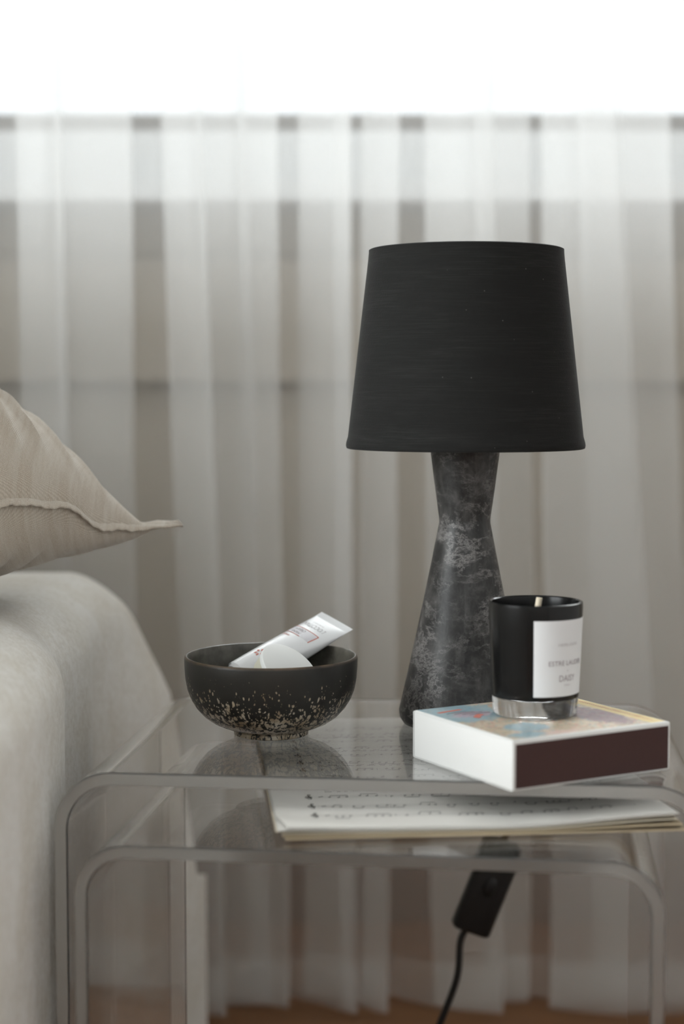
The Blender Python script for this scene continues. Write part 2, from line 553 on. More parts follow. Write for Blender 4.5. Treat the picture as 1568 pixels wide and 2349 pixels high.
# ------------------------------------------------------------------ the room
R_ = ROOM
floor = box('floor', (R_['x0'] - 0.2, R_['y0'] - 0.2, -0.10), (R_['x1'] + 0.2, R_['y1'] + 0.3, -0.004), M['joint'])
tag(floor, 'orange-brown oak plank floor seen under the sheer curtain hem', None, kind='structure')
pl_me = None
for j in range(16):                                   # planks along the window wall
    y0 = 1.33 + j * 0.086
    off = (j * 0.37) % 1.1
    for i in range(3):
        x0 = -1.6 + off * 0.5 + i * 1.1 - 0.3
        if pl_me is None:
            p = box('plank', (0, 0, -0.02), (1.098, 0.0845, 0.0), M['wood'], floor, 0.0012, 1)
            pl_me = p.data
        else:
            p = bpy.data.objects.new('plank', pl_me); COL.objects.link(p); p.parent = floor
        p.location = (x0, y0, 0)
far_floor = box('floor_boards', (R_['x0'] - 0.1, R_['y0'] - 0.1, -0.02), (R_['x1'] + 0.1, 1.328, 0.0), M['wood'], floor)
far_floor['kind'] = 'stuff'

ceil = box('ceiling', (R_['x0'] - 0.2, R_['y0'] - 0.2, R_['h']), (R_['x1'] + 0.2, R_['y1'] + 0.22, R_['h'] + 0.1), M['room_wall'])
tag(ceil, 'plain off-white ceiling above the window', kind='structure')

def wall_with_hole(name, axis, pos0, pos1, a0, a1, h, hole, mat, label):
    """a slab between pos0 and pos1 along axis with a rectangular opening"""
    bm = bmesh.new()
    ha0, ha1, z0, z1 = hole
    rects = [(a0, ha0, -0.1, h + 0.1), (ha1, a1, -0.1, h + 0.1), (ha0, ha1, -0.1, z0), (ha0, ha1, z1, h + 0.1)]
    for (p, q, b, t) in rects:
        lo = (p, pos0, b) if axis == 'y' else (pos0, p, b)
        hi = (q, pos1, t) if axis == 'y' else (pos1, q, t)
        r = bmesh.ops.create_cube(bm, size=1)
        for v in r['verts']:
            v.co = Vector([(lo[i] + hi[i]) / 2 + v.co[i] * (hi[i] - lo[i]) for i in range(3)])
    o = bm_obj(name, bm, mat)
    return tag(o, label, kind='structure')

wall_with_hole('wall_back', 'y', 2.68, 2.88, R_['x0'] - 0.2, R_['x1'] + 0.2, R_['h'],
               (WIN_B['x0'], WIN_B['x1'], WIN_B['z0'], WIN_B['z1']), M['wall'], 'beige painted wall below the window behind the sheer curtain')
wall_with_hole('wall_left', 'x', R_['x0'] - 0.2, R_['x0'], R_['y0'] - 0.2, R_['y1'], R_['h'],
               (WIN_ASSUMED['y0'], WIN_ASSUMED['y1'], WIN_ASSUMED['z0'], WIN_ASSUMED['z1']), M['room_wall'], 'plain off-white side wall beyond the sofa')  # opening made for the assumed side window
tag(box('wall_right', (R_['x1'], R_['y0'] - 0.2, -0.1), (R_['x1'] + 0.2, R_['y1'], R_['h'] + 0.1), M['room_wall']), 'plain off-white wall opposite the sofa', kind='structure')
wall_with_hole('wall_rear', 'y', R_['y0'] - 0.2, R_['y0'], R_['x0'], R_['x1'], R_['h'],
               (WIN_ADDED['x0'], WIN_ADDED['x1'], WIN_ADDED['z0'], WIN_ADDED['z1']), M['room_wall'], 'plain off-white wall facing the curtain')

tag(box('baseboard_back', (R_['x0'], 2.655, 0.0), (R_['x1'], 2.685, 0.125), M['baseboard'], bevel=0.004), 'reddish brown baseboard behind the curtain', kind='structure')

w1 = empty('window_1', (0, 2.68, SILL_Z))
tag(w1, 'wide white-framed window glowing behind the sheer curtain', kind='structure')
def wpart(name, lo, hi, mat, bev=0.004):
    return box(name, lo, hi, mat, w1, bev)
wx0, wx1, wh = WIN_B['x0'], WIN_B['x1'], WIN_B['z1'] - WIN_B['z0']
wpart('window_sill', (wx0 - 0.08, -0.15, -0.012), (wx1 + 0.08, 0.10, 0.020), M['white_paint'])
wpart('bottom_rail', (wx0, -0.01, 0.018), (wx1, 0.06, 0.112), M['white_paint'])
wpart('weather_bar', (wx0, 0.0, 0.111), (wx1, 0.085, 0.139), M['bronze'], 0.002)
wpart('top_rail', (wx0, -0.01, wh - 0.09), (wx1, 0.06, wh + 0.01), M['white_paint'])
for xx in (wx0, wx1 - 0.07): wpart('stile', (xx, -0.01, 0.018), (xx + 0.07, 0.06, wh), M['white_paint'])
wpart('pane', (wx0 + 0.05, 0.035, 0.10), (wx1 - 0.05, 0.043, wh - 0.07), M['pane'], 0)

w2 = empty('assumed_window_2', (R_['x0'], 0, WIN_ASSUMED['z0']))  # assumed unseen window, put in for the light that falls from the left
tag(w2, 'assumed unseen tall white-framed side window', kind='structure')
ly0, ly1, lh = WIN_ASSUMED['y0'], WIN_ASSUMED['y1'], WIN_ASSUMED['z1'] - WIN_ASSUMED['z0']
for nm, lo, hi in (('bottom_rail', (-0.08, ly0, -0.01), (0.01, ly1, 0.06)), ('top_rail', (-0.08, ly0, lh - 0.06), (0.01, ly1, lh + 0.01)),
                   ('stile', (-0.08, ly0 - 0.01, 0), (0.01, ly0 + 0.06, lh)), ('stile', (-0.08, ly1 - 0.06, 0), (0.01, ly1 + 0.01, lh)),
                   ('mullion', (-0.08, (ly0 + ly1) / 2 - 0.03, 0), (0.01, (ly0 + ly1) / 2 + 0.03, lh))):
    box(nm, lo, hi, M['white_paint'], w2, 0.004)
box('pane', (-0.05, ly0 + 0.03, 0.03), (-0.042, ly1 - 0.03, lh - 0.03), M['pane'], w2)

w3 = empty('added_window_3', (0, R_['y0'], WIN_ADDED['z0']))  # added window, put in to let sky light fall from behind the viewer
tag(w3, 'added unseen white-framed window facing the curtain', kind='structure')
ax0, ax1, ah = WIN_ADDED['x0'], WIN_ADDED['x1'], WIN_ADDED['z1'] - WIN_ADDED['z0']
for nm, lo, hi in (('bottom_rail', (ax0, -0.08, -0.01), (ax1, 0.01, 0.06)), ('top_rail', (ax0, -0.08, ah - 0.06), (ax1, 0.01, ah + 0.01)),
                   ('stile', (ax0 - 0.01, -0.08, 0), (ax0 + 0.06, 0.01, ah)), ('stile', (ax1 - 0.06, -0.08, 0), (ax1 + 0.01, 0.01, ah))):
    box(nm, lo, hi, M['white_paint'], w3, 0.004)
box('pane', (ax0 + 0.03, -0.05, 0.03), (ax1 - 0.03, -0.042, ah - 0.03), M['pane'], w3)

tag(box('trim_1', (-1.2, 2.635, 0.855), (1.2, 2.685, 1.045), M['wall'], bevel=0.006), 'flat panel on the wall under the window sill, behind the curtain', kind='structure')

# ------------------------------------------------------------------ sheer curtain
CUR_Y = 2.22
def px2x(x): return (x - 784) / 3900 * CUR_Y
# turning points of the cloth in plan: (position, depth, sideways drift on the way down)
TURN = [(-900, 0, 0), (-640, .03, 0), (-700, .06, 0), (-420, .0, 0), (-470, .04, 0), (-200, .0, 0), (-260, .05, 0), (-20, .0, 0), (-90, .04, 5),
        (150, .0, 8), (40, .03, 8), (312, -.01, 0), (120, .05, 8), (330, .07, 20), (468, -.01, 36), (372, .02, 36), (570, .035, 30), (450, .06, 30), (637, .02, 10), (540, .07, 10),
        (690, .05, 6), (800, .0, 6), (768, .02, 6), (804, .04, 6), (680, .07, 6), (830, .04, -4), (916, .0, -8), (830, .03, -6), (900, .06, -8),
        (1000, .03, 0), (1130, .0, 20), (972, .025, 14), (1214, .045, 18), (1090, .07, 20), (1260, .05, 20), (1412, -.01, 88), (1240, .02, 20), (1412, .045, 88), (1330, .07, 50),
        (1530, .02, 60), (1420, .05, 88), (1600, .06, 60), (1760, .0, 40), (1690, .04, 40), (1960, .0, 20), (1890, .05, 20), (2200, .0, 0), (2120, .04, 0), (2500, .02, 0)]
plan = catmull([(px2x(a), b * 0.8, c / 3900 * CUR_Y) for a, b, c in TURN], 10)
cn = vnoise(3)
NZ = 44
cverts, cfaces = [], []
ZB, ZT = 0.012, 2.50
for iz in range(NZ + 1):
    t = iz / NZ
    z = ZB + (ZT - ZB) * t
    for ip, q in enumerate(plan):
        s = (1.19 - z) / 0.76
        s = max(s, -0.4)
        low = max(0.0, 0.75 - z)
        x = q.x + q.z * s + 0.010 * low * math.sin(ip * 0.21 + z * 5.0) + 0.003 * cn(ip * 0.03, z * 1.5)
        y = CUR_Y + q.y * (1 + 0.5 * low) + 0.004 * cn(z * 2.0, ip * 0.02) + 0.0015 * math.sin(ip * 0.9 + z * 3)
        cverts.append((x, y, z))
n = len(plan)
for iz in range(NZ):
    for ip in range(n - 1):
        cfaces.append((iz * n + ip, iz * n + ip + 1, (iz + 1) * n + ip + 1, (iz + 1) * n + ip))
cur = empty('sheer_curtain', (0, CUR_Y, 0))
tag(cur, 'white sheer floor-length curtain hanging in loose folds before the window', 'curtain')
co = mesh_obj('cloth', [(a, b - CUR_Y, c) for a, b, c in cverts], cfaces, M['sheer'], cur, smooth=True)
hv, hf = [], []
for iz in range(3):
    for ip in range(n):
        a, b, c = cverts[min(iz, 1) * n + ip] if iz < 2 else cverts[n + ip]
        hv.append((a, b - CUR_Y - 0.0012, [ZB, ZB + 0.03, ZB + 0.06][iz]))
for iz in range(2):
    for ip in range(n - 1):
        hf.append((iz * n + ip, iz * n + ip + 1, (iz + 1) * n + ip + 1, (iz + 1) * n + ip))
mesh_obj('hem', hv, hf, M['sheer'], cur, smooth=True)
box('curtain_rail', (-1.6, -0.015, 2.485), (1.5, 0.045, 2.515), M['white_paint'], cur, 0.006)

# ------------------------------------------------------------------ sofa
sofa = empty('sofa', (-0.6, 1.3, 0))
tag(sofa, 'cream wool sofa with a soft rounded arm beside the clear table', 'sofa')
def sofa_pt(p): return (p[0] + 0.6, p[1] - 1.3, p[2])
ARM_TOP, ARM_BOT, RAD = 0.642, 0.225, 0.062
prof = []                                             # (inset from outer face, z, nx, nz) from inner bottom over the top to outer bottom
AW = 0.27
for k in range(8): prof.append((AW, ARM_BOT + (ARM_TOP - RAD - ARM_BOT) * k / 8, 1, 0))
for k in range(13):
    a = math.pi / 2 * k / 12
    prof.append((AW - RAD + RAD * math.cos(a), ARM_TOP - RAD + RAD * math.sin(a), math.cos(a), math.sin(a)))
for k in range(1, 6): prof.append((AW - RAD - (AW - 2 * RAD) * k / 6, ARM_TOP, 0, 1))
for k in range(13):
    a = math.pi / 2 * k / 12
    prof.append((RAD - RAD * math.sin(a), ARM_TOP - RAD + RAD * math.cos(a), -math.sin(a), math.cos(a)))
for k in range(1, 17): prof.append((0, ARM_TOP - RAD - (ARM_TOP - RAD - ARM_BOT) * k / 16, -1, 0))
sn = vnoise(11)
NS = 90
sv, sf = [], []
Y0 = 0.62
for i in range(NS + 1):
    s = i / NS
    for (ins, z, nx, nz) in prof:
        ye = interp(z, [0.05, 0.19, 0.494, 0.60, 0.648], [2.14, 2.12, 2.02, 1.96, 1.91])
        y = Y0 + (ye - Y0) * s
        fl = sstep(1.70, 1.98, y) * interp(z, [0.19, 0.494, 0.66], [0.085, 0.058, 0.0])
        xo = -0.254 + fl
        bulge = 0.018 * sstep(1.52, 1.43, y) + 0.009 * math.exp(-((y - 1.63) / 0.055) ** 2) + 0.004 * sn(y * 2.2, z * 1.6)
        bulge -= 0.02 * sstep(0.93, 1.0, s) ** 2        # rounded far end
        x = xo - ins - nx * bulge * (1 if nx < 0 else 0.3)
        zz = z + nz * bulge * 0.25
        sv.append(sofa_pt((x, y, zz)))
m_ = len(prof)
for i in range(NS):
    for k in range(m_ - 1):
        sf.append((i * m_ + k, i * m_ + k + 1, (i + 1) * m_ + k + 1, (i + 1) * m_ + k))
    sf.append((i * m_ + m_ - 1, i * m_, (i + 1) * m_, (i + 1) * m_ + m_ - 1))
sf.append(tuple(range(m_))); sf.append(tuple(NS * m_ + k for k in range(m_)))
arm = mesh_obj('arm', sv, sf, M['wool'], sofa); sharp_by_angle(arm, 70)
bl = [sofa_pt(p) for p in ((-1.45, 0.66, 0.0), (-0.275, 0.66, 0.0), (-0.264, 1.70, 0.0), (-0.172, 2.12, 0.0), (-1.45, 2.12, 0.0))]
bv = bl + [(a, b, 0.23) for a, b, c in bl]
nb = len(bl)
mesh_obj('base', bv, [tuple(range(nb)), tuple(range(nb, 2 * nb))] + [(k, (k + 1) % nb, nb + (k + 1) % nb, nb + k) for k in range(nb)], M['wool'], sofa)
box('seat_cushion', sofa_pt((-1.43, 0.68, 0.225)), sofa_pt((-0.50, 1.80, 0.47)), M['wool'], sofa, 0.05, 5)
box('back_cushion', sofa_pt((-1.43, 1.90, 0.225)), sofa_pt((-0.53, 2.11, 0.80)), M['wool'], sofa, 0.06, 5)

# ------------------------------------------------------------------ linen pillow
PIL = empty('throw_pillow', (-0.493, 1.548, 0.0))
tag(PIL, 'natural linen pillow with frayed seam edge lying on the sofa arm', 'pillow')
PSIDE = 0.225
PROT = math.radians(180 + 54)                          # direction of the near edge seen from the tip
tipz, midz = 0.712, 0.735
e1 = Vector((math.cos(PROT), math.sin(PROT), 0)); e2 = Vector((-e1.y * -1, e1.x * -1, 0))
e2 = Vector((e1.y, -e1.x, 0))
pn = vnoise(5)
def pil_pt(u, v, side, extra=0.0):
    """u runs along the near edge from the tip, v along the far edge; -1 at the tip end"""
    pinch = 1 - 0.07 * ((1 - u * u) ** 1.0 * abs(v) ** 3)
    pinch2 = 1 - 0.07 * ((1 - v * v) ** 1.0 * abs(u) ** 3)
    p = e1 * (u * PSIDE * pinch2) + e2 * (v * PSIDE * pinch)
    b = max(0.0, (1 - u * u) * (1 - v * v))
    th = b ** 0.60
    zz = midz - 0.012 * (u * u * v * v)
    # the near seam wanders up and down
    sw_ = 0.0022 * math.sin(u * 17 + 1.0) + 0.0010 * math.sin(u * 39 + 2.4 * math.sin(u * 9))
    sw_ = sw_ * sstep(-0.72, -0.58, u) + 0.011 * sstep(-0.66, -0.56, u) - 0.006 * math.exp(-((u + 0.70) / 0.10) ** 2)
    zz += sw_ * math.exp(-(v + 1) / 0.10)
    # creases running away from the near seam
    cr = 0
    for (c, w, amp, sl) in ((-0.80, .022, .004, .25), (-0.66, .03, .0035, .35), (-0.50, .02, .004, .3), (-0.36, .028, .0045, .3), (-0.24, .02, .003, .2), (-0.08, .03, .004, .3), (0.1, .03, .004, .2)):
        d = (u - c + sl * (v + 1) * 0.5) / w
        cr += 2.4 * amp * math.exp(-d * d) * (1 - math.exp(-((v + 1) / 0.08)))
    cr *= min(1, th * 2)
    if side > 0: zz += 0.163 * th + cr + 0.004 * pn(u * 1.5, v * 1.5) * th
    else: zz -= 0.0885 * th ** 0.72 - 0.6 * cr
    zz -= 0.012 * sstep(-0.55, -1.0, u) * sstep(-0.55, -1.0, v) * 1.0
    return Vector((p.x, p.y, zz))
def warp(t): return math.copysign(abs(math.sin(t * math.pi / 2)) ** 0.9, t)
NP = 110
for nm, side in (('top_panel', 1), ('bottom_panel', -1)):
    vv, ff = [], []
    for j in range(NP + 1):
        for i in range(NP + 1):
            vv.append(pil_pt(warp(-1 + 2 * i / NP), warp(-1 + 2 * j / NP), side))
    for j in range(NP):
        for i in range(NP):
            a = j * (NP + 1) + i
            ff.append((a, a + 1, a + NP + 2, a + NP + 1))
    mesh_obj(nm, vv, ff, M['linen'], PIL, smooth=True)
# flat seam flange around the edge, wavy like washed linen
loop = []
NE = 150
for k in range(NE): loop.append((-1 + 2 * k / NE, -1, 0, -1))
for k in range(NE): loop.append((1, -1 + 2 * k / NE, 1, 0))
for k in range(NE): loop.append((1 - 2 * k / NE, 1, 0, 1))
for k in range(NE): loop.append((-1, 1 - 2 * k / NE, -1, 0))
fvv, fff = [], []
L = len(loop)
for k, (u, v, ou, ov) in enumerate(loop):
    p = pil_pt(u, v, 1)
    # direction outwards: blend near corners
    cu = ou + (math.copysign(1, u) * sstep(0.9, 1.0, abs(u)) if ou == 0 else 0)
    cv = ov + (math.copysign(1, v) * sstep(0.9, 1.0, abs(v)) if ov == 0 else 0)
    d = (e1 * cu + e2 * cv)
    corner = sstep(0.86, 1.0, abs(u)) * sstep(0.86, 1.0, abs(v))
    wv = 0.0012 * math.sin(k * 0.41) * math.sin(k * 0.17 + 1) * (1 - corner) + 0.0006 * math.sin(k * 1.7)
    if v == -1 and -0.75 < u < -0.55: wv -= 0.0
    drop = -0.004 if v == -1 else 0
    width = 0.0050 + 0.015 * corner
    inn = -0.006
    base = Vector((0, 0, 0))
    ring = []
    for (dist, dz) in ((inn, 0.002), (width * 0.5, 0.0014 + wv * 0.6), (width, 0.0012 + wv + drop), (width + 0.0008, wv + drop), (width, -0.0012 + wv + drop), (width * 0.5, -0.0014 + wv * 0.6), (inn, -0.002)):
        q = p + d * dist; q.z += dz + (0.007 * corner * max(0.0, dist / width) if dist > 0 else 0)
        ring.append(q)
    fvv += ring
for k in range(L):
    k2 = (k + 1) % L
    for r in range(6):
        fff.append((k * 7 + r, k * 7 + r + 1, k2 * 7 + r + 1, k2 * 7 + r))
mesh_obj('seam_flange', fvv, fff, M['linen'], PIL, smooth=True)

# ------------------------------------------------------------------ nesting acrylic tables
def waterfall_table(name, W, D, H, T, R, loc, yaw, label):
    pts = []
    def arc(cx, cz, r, a0, a1, n=14):
        return [(cx + r * math.cos(a0 + (a1 - a0) * k / n), cz + r * math.sin(a0 + (a1 - a0) * k / n)) for k in range(n + 1)]
    outer = [(0, 0)] + arc(R, H - R, R, math.pi, math.pi / 2) + arc(W - R, H - R, R, math.pi / 2, 0) + [(W, 0)]
    ri = R - T
    inner = [(T, 0)] + arc(R, H - R, ri, math.pi, math.pi / 2) + arc(W - R, H - R, ri, math.pi / 2, 0) + [(W - T, 0)]
    nn = len(outer)
    c = 0.0011                                        # eased edges
    def off(poly, other, d):                          # move each point of poly towards other by d
        res = []
        for a, b in zip(poly, other):
            v = Vector(b) - Vector(a); v.normalize()
            res.append((a[0] + v.x * d, a[1] + v.y * d))
        return res
    oe, ie = off(outer, inner, c), off(inner, outer, c)
    loops = [(outer, c), (outer, D - c), (oe, D), (ie, D), (inner, D - c), (inner, c), (ie, 0), (oe, 0)]
    verts, faces = [], []
    for poly, y in loops:
        for (x, z) in poly: verts.append((x, y, z))
    m = len(loops)
    for li in range(m):
        lj = (li + 1) % m
        for k in range(nn - 1):
            faces.append((li * nn + k, li * nn + k + 1, lj * nn + k + 1, lj * nn + k))
    faces.append(tuple(li * nn for li in range(m)))
    faces.append(tuple(li * nn + nn - 1 for li in range(m)))
    o = mesh_obj(name, verts, faces, M['acrylic'], None, loc=loc, rz=yaw)
    sharp_by_angle(o, 30)
    o.data.materials.append(M['acrylic_edge'])
    for pi, p in enumerate(o.data.polygons):
        if pi < m * (nn - 1) and (pi // (nn - 1)) in (1, 2, 3, 5, 6, 7): p.material_index = 1
    return tag(o, label, 'table', 'nesting acrylic tables')
TOP = 0.536
TOP2 = 0.500
waterfall_table('acrylic_table', 0.523, 0.352, TOP, 0.0108, 0.048, (-0.232, 1.350, 0.0), math.radians(-6.3),
                'larger clear acrylic waterfall table, carrying lamp, bowl and match box')
waterfall_table('acrylic_table', 0.440, 0.350, TOP2, 0.0100, 0.040, (-0.2025, 1.262, 0.0), math.radians(-7.0),
                'smaller clear acrylic table nested underneath, with music sheets on its top')

# ------------------------------------------------------------------ lamp
LX, LY = 0.1119, 1.546
lamp = empty('table_lamp', (LX, LY, TOP))
tag(lamp, 'table lamp with black tapered shade and waisted dark marble base', 'lamp')
bp = [(0, 0.0005), (0.050, 0.0005), (0.0555, 0.002), (0.0588, 0.007), (0.0596, 0.013)]
for k in range(1, 13):
    t = k / 12
    bp.append((0.0596 + (0.0236 - 0.0596) * t - 0.0008 * math.sin(math.pi * t), 0.013 + (0.184 - 0.013) * t))
bp += [(0.0232, 0.1875), (0.0235, 0.191)]
for k in range(1, 9):
    t = k / 8
    bp.append((0.0235 + 0.0085 * t ** 0.95, 0.191 + 0.064 * t))
bp += [(0.0322, 0.258), (0.030, 0.261), (0.0, 0.261)]
lathe('lamp_base', bp, M['marble'], lamp, 128)
lathe('socket', [(0, 0.261), (0.012, 0.261), (0.014, 0.265), (0.014, 0.300), (0.011, 0.304), (0, 0.304)], M['brass'], lamp, 32)
lathe('bulb', [(0, 0.303), (0.010, 0.304), (0.012, 0.315), (0.024, 0.345), (0.026, 0.360), (0.020, 0.378), (0, 0.386)], M['bulb'], lamp, 40)
zs0, zs1, rs0, rs1 = 0.253, 0.4325, 0.1078, 0.0872
sp = [(rs0 - 0.0016, zs0), (rs0, zs0 + 0.0006), (rs0 + 0.0006, zs0 + 0.003), (rs0 + 0.0002, zs0 + 0.006)]
for k in range(1, 16): sp.append((rs0 + (rs1 - rs0) * k / 16, zs0 + (zs1 - zs0) * k / 16))
sp += [(rs1 + 0.0006, zs1 - 0.004), (rs1 + 0.0005, zs1 - 0.0008), (rs1 - 0.0012, zs1), (rs1 - 0.002, zs1 - 0.001), (rs0 - 0.003, zs0 + 0.001)]
lathe('shade', sp, M['shade'], lamp, 128, closed=True)
ring = [(0.0, 0, 0)]
for ang in (0.4, 0.4 + 2.094, 0.4 + 4.188):
    tube('shade_spoke', [(0.013 * math.cos(ang), 0.013 * math.sin(ang), 0.303), (0.05 * math.cos(ang), 0.05 * math.sin(ang), 0.33), (0.0925 * math.cos(ang), 0.0925 * math.sin(ang), 0.372)], 0.0011, M['brass'], lamp, 6)
def lp(x, y, z): return (x - LX, y - LY, z - TOP)
SW = Vector((0.1535, 1.775, 0.313))                     # inline switch hanging behind the table
sdir = Vector((-0.36, 0.03, -0.93)).normalized()
s_top = SW - sdir * 0.05; s_bot = SW + sdir * 0.05
cord1 = catmull([lp(0.130, 1.595, TOP + 0.008), lp(0.155, 1.63, TOP + 0.0045), lp(0.180, 1.668, TOP + 0.0045), lp(0.187, 1.690, TOP - 0.006), lp(0.190, 1.712, TOP - 0.05), lp(0.185, 1.745, TOP - 0.11), lp(*s_top)], 10)
tube('cord', cord1, 0.0036, M['cable_black'], lamp)
cs = s_bot + Vector((-0.004, 0, 0.002))
cord2 = catmull([lp(*cs), lp(*(cs + sdir * 0.015)), lp(0.1225, 1.776, 0.2160), lp(0.1055, 1.779, 0.166), lp(0.085, 1.785, 0.105), lp(0.055, 1.80, 0.03), lp(0.035, 1.84, 0.006), lp(0.0, 1.95, 0.005), lp(-0.02, 2.12, 0.005)], 10)
tube('cord', cord2, 0.0038, M['cable_black'], lamp)
bm = bmesh.new()
bmesh.ops.create_cube(bm, size=1)
for v in bm.verts: v.co = Vector((v.co.x * 0.043, v.co.y * 0.020, v.co.z * 0.100))
bmesh.ops.bevel(bm, geom=bm.edges[:], offset=0.0065, segments=3, profile=0.5, affect='EDGES')
zax = -sdir; xax = Vector((1, 0.05, 0)); xax = (xax - zax * xax.dot(zax)).normalized(); yax = zax.cross(xax)
rotm = Matrix((xax, yax, zax)).transposed()
for v in bm.verts: v.co = rotm @ v.co + Vector(lp(*SW))
sw = bm_obj('switch_body', bm, M['cable_black'], lamp); sharp_by_angle(sw, 40)
bm = bmesh.new()
bmesh.ops.create_uvsphere(bm, u_segments=20, v_segments=10, radius=1)
for v in bm.verts: v.co = rotm @ Vector((v.co.x * 0.0075, v.co.y * 0.004 - 0.0095, v.co.z * 0.011 + 0.006)) + Vector(lp(*SW))
bm_obj('rocker', bm, M['cable_black'], sw, True)

# ------------------------------------------------------------------ bowl
BX_, BY_ = -0.063, 1.4985
bowl = empty('ceramic_bowl', (BX_, BY_, TOP))
tag(bowl, 'black stoneware bowl with cream speckles towards its foot', 'bowl')
bout = [(0.0, 0.0035), (0.027, 0.0035), (0.029, 0.0008), (0.0315, 0.0004), (0.0332, 0.0012), (0.0330, 0.0045), (0.0345, 0.0062), (0.0420, 0.0082), (0.0510, 0.0120), (0.0590, 0.0175),
        (0.0660, 0.0250), (0.0710, 0.0330), (0.0742, 0.0415), (0.0760, 0.0510), (0.0768, 0.0610), (0.0770, 0.0685), (0.0766, 0.0706), (0.0755, 0.0715)]
lathe('outer_wall', bout, M['glaze'], bowl, 128)
binn = [(0.0755, 0.0715), (0.0744, 0.0712), (0.0736, 0.0700), (0.0732, 0.0640), (0.0725, 0.0520), (0.0705, 0.0400), (0.0660, 0.0290), (0.0590, 0.0205), (0.0480, 0.0135), (0.030, 0.0100), (0.0, 0.0095)]
lathe('inner_wall', binn, M['inner_glaze'], bowl, 128)

# ------------------------------------------------------------------ text helper
def text_mesh(body, size, serif=False, bold=False, squeeze=1.0):
    cu = bpy.data.curves.new('txt', 'FONT')
    cu.body = body; cu.size = size
    cu.align_x = 'CENTER'; cu.align_y = 'CENTER'
    cu.resolution_u = 3
    if bold: cu.offset = size * 0.02
    ob = bpy.data.objects.new('txt', cu)
    COL.objects.link(ob)
    dg = bpy.context.evaluated_depsgraph_get()
    me = bpy.data.meshes.new_from_object(ob.evaluated_get(dg))
    V = [(v.co.x * squeeze, v.co.y) for v in me.vertices]
    F = [tuple(p.vertices) for p in me.polygons]
    bpy.data.objects.remove(ob); bpy.data.curves.remove(cu); bpy.data.meshes.remove(me)
    return V, F

# ------------------------------------------------------------------ hand cream tube in the bowl
ax_ = Vector((-0.785, -0.47, -0.41)).normalized()       # from the crimp to the cap
cx_ = Vector((0.61, -0.765, -0.207)); cx_ = (cx_ - ax_ * cx_.dot(ax_)).normalized()
nx_ = ax_.cross(cx_).normalized()
if nx_.z < 0: nx_ = -nx_
CR0 = Vector((-0.0045, 1.575, CAM_Z - 0.2125))            # middle of the crimped end
tubeE = empty('cream_tube', CR0)
tag(tubeE, 'white squeezed cream tube with red print leaning out of the bowl', 'tube')
TL = 0.112
def tube_half(s):                                      # half width, half thickness at distance s from the crimp
    t = s / TL
    w = 0.0250 + (0.0172 - 0.0250) * sstep(0, 1, t)
    if s < 0.0075: h = 0.0006
    else: h = 0.0006 + 0.0150 * math.sin(min(1, (s - 0.0075) / (TL - 0.0075)) * math.pi / 2) ** 0.8
    return w, h
def tube_surf(s, q, lift=0.0):
    """q: sideways position on the top face"""
    w, h = tube_half(s)
    r = max(-0.999, min(0.999, q / w))
    top = h * (1 - abs(r) ** 2.4) ** (1 / 2.4)
    return ax_ * s + cx_ * q + nx_ * (top + lift)
tv, tf = [], []
SEG = 48
stn = [0, 0.002, 0.004, 0.006, 0.0074, 0.0078, 0.010, 0.014] + [0.014 + (TL - 0.014) * k / 20 for k in range(1, 21)]
for s in stn:
    w, h = tube_half(s)
    for k in range(SEG):
        a = 2 * math.pi * k / SEG
        ca, sa = math.cos(a), math.sin(a)
        e = 2 / 2.4
        tv.append(ax_ * s + cx_ * (w * math.copysign(abs(ca) ** e, ca)) + nx_ * (h * math.copysign(abs(sa) ** e, sa)))
for i in range(len(stn) - 1):
    for k in range(SEG):
        k2 = (k + 1) % SEG
        tf.append((i * SEG + k, i * SEG + k2, (i + 1) * SEG + k2, (i + 1) * SEG + k))
tf.append(tuple(range(SEG))); tf.append(tuple((len(stn) - 1) * SEG + k for k in range(SEG)))
tb = mesh_obj('tube_body', tv, tf, M['plastic_white'], tubeE); sharp_by_angle(tb, 45)
capv, capf = [], []
for (s, r) in ((TL - 0.001, 0.0165), (TL + 0.003, 0.0150), (TL + 0.003, 0.0125), (TL + 0.018, 0.0118), (TL + 0.019, 0.0108)):
    for k in range(SEG):
        a = 2 * math.pi * k / SEG
        capv.append(ax_ * s + cx_ * (r * math.cos(a)) + nx_ * (r * math.sin(a)))
for i in range(4):
    for k in range(SEG):
        k2 = (k + 1) % SEG
        capf.append((i * SEG + k, i * SEG + k2, (i + 1) * SEG + k2, (i + 1) * SEG + k))
capf.append(tuple(range(SEG))); capf.append(tuple(4 * SEG + k for k in range(SEG)))
cp = mesh_obj('screw_cap', capv, capf, M['plastic_white'], tubeE); sharp_by_angle(cp, 40)
def tube_text(name, body, size, s, q, mat, squeeze=1.0):
    # the print reads with the cap at its foot, so it stands on its head seen from the table's front
    V, F = text_mesh(body, size, squeeze=squeeze)
    mesh_obj(name, [tube_surf(s + y * -1 * -1, q - x, 0.0003) for x, y in V], F, mat, tubeE)
def tube_strip(name, pts, wid, mat, lift=0.00025):
    V, F = [], []
    for i, (s, q) in enumerate(pts):
        a = Vector(pts[max(i - 1, 0)]); b = Vector(pts[min(i + 1, len(pts) - 1)])
        d = (b - a).normalized(); nn = Vector((-d.y, d.x)) * wid / 2
        V += [tube_surf(s + nn.x, q + nn.y, lift), tube_surf(s - nn.x, q - nn.y, lift)]
    for i in range(len(pts) - 1): F.append((2 * i, 2 * i + 1, 2 * i + 3, 2 * i + 2))
    return mesh_obj(name, V, F, mat, tubeE)
tube_text('brand_print', "L'OCCITANE", 0.0078, 0.0235, -0.004, M['ink_pale'], 0.8)
tube_text('small_print', 'EN PROVENCE', 0.0026, 0.0178, -0.004, M['ink_pale'])
